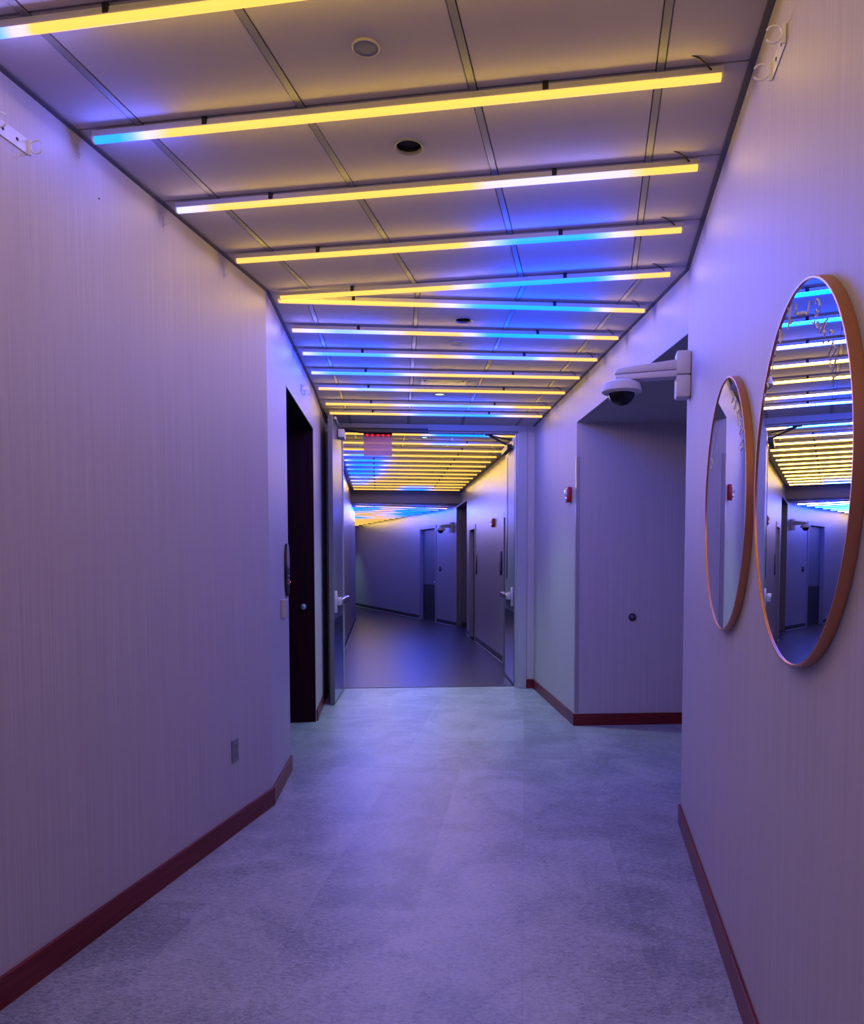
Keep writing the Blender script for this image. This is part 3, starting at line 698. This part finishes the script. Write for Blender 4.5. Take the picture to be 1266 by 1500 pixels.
bracket('A', 2.298, AR, 2.912, -1, 'white two-ring tube bracket high on the right wall at the top edge')
bracket('A', 2.31, AL, 2.915, 1, 'white two-ring tube bracket high on the left wall, cut by the left edge')
bracket('B', 6.46, BL, 2.905, 1, 'small pale two-ring bracket on the left wall above the dark recess')
# tiny clear hooks below the ceiling and a nail
for s, z, lb in ((2.744, 3.038, 'small clear adhesive hook under the ceiling edge, nearest on the left wall'), (3.334, 3.028, 'small clear adhesive hook under the ceiling edge, middle of three on left wall'), (3.919, 3.012, 'small clear adhesive hook under the ceiling edge, closest to the left bend')):
    th = thing('adhesive_hook', lb, 'hook', P('A', s, AL, z), -YAW['A'], 'clear hooks on the left wall')
    MB().box(.0005, .003, -.008, .008, -.024, .024, bev=.0012).build('back_plate', M['guard'], th)
    MB().tube([(.003, 0, -.008), (.012, 0, -.016), (.016, 0, -.010), (.015, 0, -.003)], .0028, 8).build('hook', M['guard'], th, smooth=True)
o = MB().lathe([(0, .003), (.003, .0025), (.0035, 0)], 12, RY(PI / 2)).build('nail', M['black'], None, P('A', 2.866, AL, 2.92), -YAW['A'])
tag(o, 'tiny dark nail head on the left wall below the blue glow', 'nail')

# ------------------------------------------------------------------ fittings on the near walls
ol = thing('wall_outlet', 'blue-grey electrical outlet low on the left wall', 'outlet', P('A', 3.948, AL, .459), -YAW['A'])
MB().box(.0005, .009, -.036, .036, -.060, .060, bev=.003).build('cover_plate', M['speaker'], ol)
for z in (-.024, .024):
    r = MB().box(.006, .011, -.017, .017, z - .015, z + .015, bev=.002).build('receptacle', M['speaker'], ol)
    MB().box(.0105, .0115, -.008, -.006, z - .004, z + .007).box(.0105, .0115, .006, .008, z - .004, z + .006).box(.0105, .0115, -.002, .002, z - .010, z - .006).build('slots', M['black'], r)
sw = thing('wall_switch', 'pale raised wall switch below the oval sign, at the left recess edge', 'switch', P('B', 5.27, BL, 1.185), -YAW['B'])
MB().box(.0005, .006, -.055, .16, -.062, .062, bev=.002).build('back_plate', M['plate'], sw)
MB().box(.006, .034, -.045, -.035, -.060, .060, bev=.002).build('side_bracket', M['alu'], sw)
MB().box(.006, .022, .055, .13, -.057, .057, bev=.004).build('push_plate', M['plate'], sw)
def room_sign(seg, s, t, z, side, label, hl=.185, hw=.085):
    th = thing('room_sign', label, 'sign', P(seg, s, t, z), -YAW[seg], 'tall oval black signs')
    def outline(f):
        return [(f * hw * math.copysign(abs(math.cos(a)) ** .8, math.cos(a)), f * hl * math.copysign(abs(math.sin(a)) ** .9, math.sin(a))) for a in [2 * PI * k / 48 for k in range(48)]]
    MB().prism(outline(1), *sorted((side * .001, side * .016)), axis='x', bev=.003).build('body', M['black'], th, smooth=True)
    MB().prism([(p[0] * .72, .085 + p[1] * .42) for p in outline(1)], *sorted((side * .015, side * .0175)), axis='x').build('label_panel', M['greylabel'], th)
    for z0 in (-.040, -.068, -.095): MB().box(*sorted((side * .0155, side * .0172)), -.035, .035, z0 - .004, z0 + .004).build('text_bar', M['plate'], th)
    return th
rs = room_sign('B', 5.485, BL, 1.440, 1, 'tall oval black room sign on the left wall at the dark recess')
MB().lathe([(0, .006), (.004, .005), (.006, 0)], 14, TR(.013, .088, -.085) @ RY(PI / 2)).build('status_light', M['dot'], rs)
room_sign('C', 11.68, CR, 1.497, -1, 'tall oval black room sign beyond the doors, by the nearer doorway')
room_sign('C', 14.61, CR, 1.474, -1, 'tall oval black room sign beyond the doors, by the farther doorway', hw=.075)
def alarm(seg, s, t, z, label):
    th = thing('fire_alarm', label, 'fire alarm', P(seg, s, t, z), -YAW[seg], 'red wall alarms')
    MB().box(-.040, -.001, -.058, .058, -.070, .070, bev=.009).build('body', M['red'], th, smooth=True)
    MB().prism([(-.040, .052), (-.058, .040), (-.058, .006), (-.040, -.006)], -.040, .040, bev=.003).build('strobe_lens', M['glass'], th, smooth=True)
    MB().lathe([(0, .012), (.012, .010), (.017, .003), (.018, 0)], 24, TR(-.040, 0, -.034) @ RY(-PI / 2)).build('sounder', M['chrome'], th, smooth=True)
    return th
alarm('B', 7.20, BR, 2.127, 'red fire alarm with strobe on the right wall beside the alcove')
alarm('C', 12.41, CR, 2.143, 'red fire alarm on the right wall beyond the double doors')
def bumper(seg, s, t, z, label, m):
    th = thing('wall_bumper', label, 'door stop', P(seg, s, t, z), -YAW[seg], 'round wall bumpers')
    q = RX(PI / 2)
    MB().lathe([(.036, .001), (.036, .006), (.030, .010), (.0, .010)], 36, q).build('base_ring', M['black'], th, smooth=True)
    MB().lathe([(.026, .008), (.027, .020), (.022, .030), (.012, .036), (0, .038)], 36, q).build('bumper', m, th, smooth=True)
bumper('B', ALC1, 2.135, .995, 'round dark bumper on the purple back wall of the right alcove', mat('bumper_dark_metal', (.10, .10, .13), .25, metal=.6))
bumper('B', REC1 - .012, -.885, 1.085, 'round grey bumper on the burgundy panel of the left recess', mat('bumper_grey', (.35, .37, .42), .35, metal=.4))

# ------------------------------------------------------------------ the double doors
def push_bar(parent, x0, sx, y0, y1, z, name='panic_bar'):
    """touch bar on the face at x0, standing off towards sx"""
    b = MB().box(*sorted((x0 + sx * .05, x0 + sx * .085)), y0 + .12, y1 - .05, z - .030, z + .030, bev=.006)
    b.box(*sorted((x0 + sx * .0, x0 + sx * .055)), y0 + .12, y1 - .05, z - .022, z + .022, bev=.004)
    p = b.build(name, M['steel'], parent, smooth=True)
    MB().box(*sorted((x0, x0 + sx * .032)), y0 + .004, y0 + .075, z - .115, z + .115, bev=.004).build('latch_case', M['plate'], p, smooth=True)
    MB().box(*sorted((x0 + sx * .03, x0 + sx * .075)), y0 + .01, y0 + .12, z - .035, z + .045, bev=.005).build('bar_head', M['plate'], p, smooth=True)
    MB().box(*sorted((x0, x0 + sx * .07)), y1 - .06, y1, z - .032, z + .032, bev=.005).build('end_bracket', M['steel'], p, smooth=True)
    return p
# left leaf, swung towards the viewer
lx, ly = -.695, 8.185
ang = math.atan2((-.655) - (-.680), S_DOOR + .01 - 8.185)
dL_ = tag(MB().box(-.048, 0, 0, .955, .006, 3.022, bev=.003).build('door_1', M['leaf'], None, P('B', 8.185, -.676), -YAW['B'] - ang), 'tall steel door leaf on the left, swung open towards the viewer', None, None, 'structure')
MB().box(-.046, -.002, -.003, .0005, .012, 3.015, bev=.001).build('edge_strip', M['leafedge'], dL_)
kp = MB().box(.0005, .0022, .012, .94, .03, .90).build('kick_plate', M['kick'], dL_)
for z in (.12, .28, .44, .60, .76, .86):
    for y in (.03, .925): MB().lathe([(0, .002), (.005, .0015), (.006, 0)], 10, TR(.0022, y, z) @ RY(PI / 2)).build('screw', M['chrome'], kp)
push_bar(dL_, .0005, 1, .01, .94, 1.085)
pr_ = MB().box(.0005, .012, .02, .10, 1.30, 1.42, bev=.002)
pr_.bm.free()
# right leaf, swung away into the far stretch
dR_ = tag(MB().box(0, .048, 0, .955, .006, 3.018, bev=.003).build('door_2', M['leaf'], None, P('B', S_DOOR + .17, 1.392), -YAW['B'] - .022), 'tall steel door leaf on the right, swung open away from the viewer', None, None, 'structure')
hg = MB().box(.002, .050, -.006, -.0005, .02, 3.01, bev=.001).build('continuous_hinge', M['steel'], dR_)
for k in range(14): MB().lathe([(0, .003), (.004, .002), (.0055, 0)], 10, TR(.018 + .016 * (k % 2), -.006, .15 + k * .205) @ RX(PI / 2)).build('screw', M['black'], hg)
pt_ = MB().box(.006, .034, -.016, -.006, 1.24, 1.66, bev=.003).build('power_transfer', M['white'], dR_)
MB().tube([(.020, -.016, 1.32), (.016, -.032, 1.40), (.024, -.036, 1.48), (.020, -.016, 1.56)], .008, 8).build('cable_loop', M['black'], pt_, smooth=True)
MB().box(-.0022, -.0005, .012, .94, .03, .90).build('kick_plate', M['kick'], dR_)
push_bar(dR_, -.0005, -1, .05, .90, 1.085)
MB().box(-.006, -.0005, .70, .80, 1.30, 2.85, bev=.001).build('vision_strip', M['black'], dR_)

# door closers and the black track under the frame head
def bar(p0, p1, w, h):
    p0, p1 = Vector(p0), Vector(p1); d = p1 - p0
    q = Vector((1, 0, 0)).rotation_difference(d.normalized()).to_matrix().to_4x4()
    return MB().box(0, d.length, -w / 2, w / 2, -h / 2, h / 2, bev=.002, mtx=TR(*p0) @ q)
c1 = thing('door_closer', 'black door closer with long track over the left leaf', 'door closer', P('B', S_DOOR, 0, 0), -YAW['B'], 'door closers')
MB().box(-.645, .345, -.055, -.013, DHEAD - .036, DHEAD + .012, bev=.004).build('slide_track', M['black'], c1)
bar((-.635, -.45, 2.965), (-.42, -.05, 2.99), .028, .014).build('arm', M['blackmet'], c1)
bar((-.60, -.36, 2.955), (-.30, -.036, 2.985), .016, .010).build('link', M['blackmet'], c1)
MB().box(-.655, -.585, -.50, -.28, 2.865, 2.955, bev=.006).build('closer_body', M['whitem'], c1, smooth=True)
MB().box(-.66, -.64, -.90, -.55, 2.985, 3.012, bev=.003).build('edge_rail', M['alu'], c1)
c2 = thing('door_closer', 'black scissor-arm door closer over the right leaf', 'door closer', P('B', S_DOOR, 0, 0), -YAW['B'], 'door closers')
bar((1.05, .10, 3.018), (1.345, .50, 2.955), .030, .014).build('arm', M['blackmet'], c2)
bar((1.10, .12, 3.005), (1.375, .32, 2.985), .020, .012).build('link', M['blackmet'], c2)
MB().box(1.325, 1.385, .34, .86, 2.88, 2.945, bev=.005).build('closer_body', M['blackmet'], c2)
MB().box(1.02, 1.12, .06, .14, 3.006, 3.020, bev=.002).build('bracket', M['black'], c2)

# edge-lit exit sign under the frame head
ex = thing('exit_sign', 'rose-tinted acrylic exit sign with a row of red lights, under the door head', 'sign', P('B', S_DOOR + .19, -.238, DHEAD - .012), -YAW['B'])
MB().box(-.17, .17, -.016, .016, -.012, .030, bev=.003).build('mount_rail', M['blackmet'], ex)
MB().box(-.166, .166, -.004, .004, -.262, -.012, bev=.0015).build('acrylic_panel', M['sign'], ex)
for k in range(5): MB().lathe([(0, -.020), (.010, -.016), (.013, -.004), (.013, 0)], 18, TR(-.125 + .0625 * k, -.010, -.012)).build('light', M['led'], ex, smooth=True)

# ------------------------------------------------------------------ doorways beyond the double doors
def framed_door(name, seg, s0, s1, t, zt, label, m=None, kick=False):
    """steel frame set in the wall opening with a recessed leaf; s0 is the near jamb"""
    w = s1 - s0
    d = tag(MB().box(.07, .115, .04, w - .04, .006, zt - .04, bev=.002).build(name, m or M['frame_far'], None, P(seg, s0, t), -YAW[seg]), label, None, None, 'structure')
    f = MB()
    f.box(-.014, .116, -.045, .04, 0, zt + .045, bev=.003).box(-.014, .116, w - .04, w + .045, 0, zt + .045, bev=.003).box(-.014, .116, .04, w - .04, zt - .04, zt + .045, bev=.003)
    f.build('door_frame', M['frame_far'], d)
    h = MB().tube([(.07, .10, 1.02), (.03, .10, 1.02), (.025, .14, 1.02), (.025, .21, 1.02)], .010, 8).build('handle', M['steel'], d, smooth=True)
    MB().lathe([(.028, 0), (.028, .006), (0, .008)], 24, TR(.07, .10, 1.02) @ RY(-PI / 2)).build('rose', M['steel'], h)
    if kick: MB().box(.067, .0698, .06, w - .06, .02, .95).build('kick_plate', M['rubber'], d)
    return d
darkleaf = wood('dark_door_veneer', (.02, .012, .016), (.04, .022, .028), .45, (30, 30, 2))
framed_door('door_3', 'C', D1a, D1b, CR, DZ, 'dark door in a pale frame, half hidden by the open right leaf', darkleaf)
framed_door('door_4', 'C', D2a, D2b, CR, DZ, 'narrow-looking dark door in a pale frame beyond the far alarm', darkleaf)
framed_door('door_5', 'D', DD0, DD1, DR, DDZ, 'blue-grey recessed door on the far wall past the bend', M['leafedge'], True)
kb = thing('card_reader', 'small square dark card reader on the far wall by the recessed door', 'card reader', P('D', 18.37, DR, 1.37), -YAW['D'])
MB().box(-.020, -.001, -.055, .055, -.060, .060, bev=.006).build('body', M['black'], kb)
MB().lathe([(0, .006), (.024, .005), (.028, 0)], 28, TR(-.020, 0, 0) @ RY(-PI / 2)).build('button', M['steel'], kb, smooth=True)
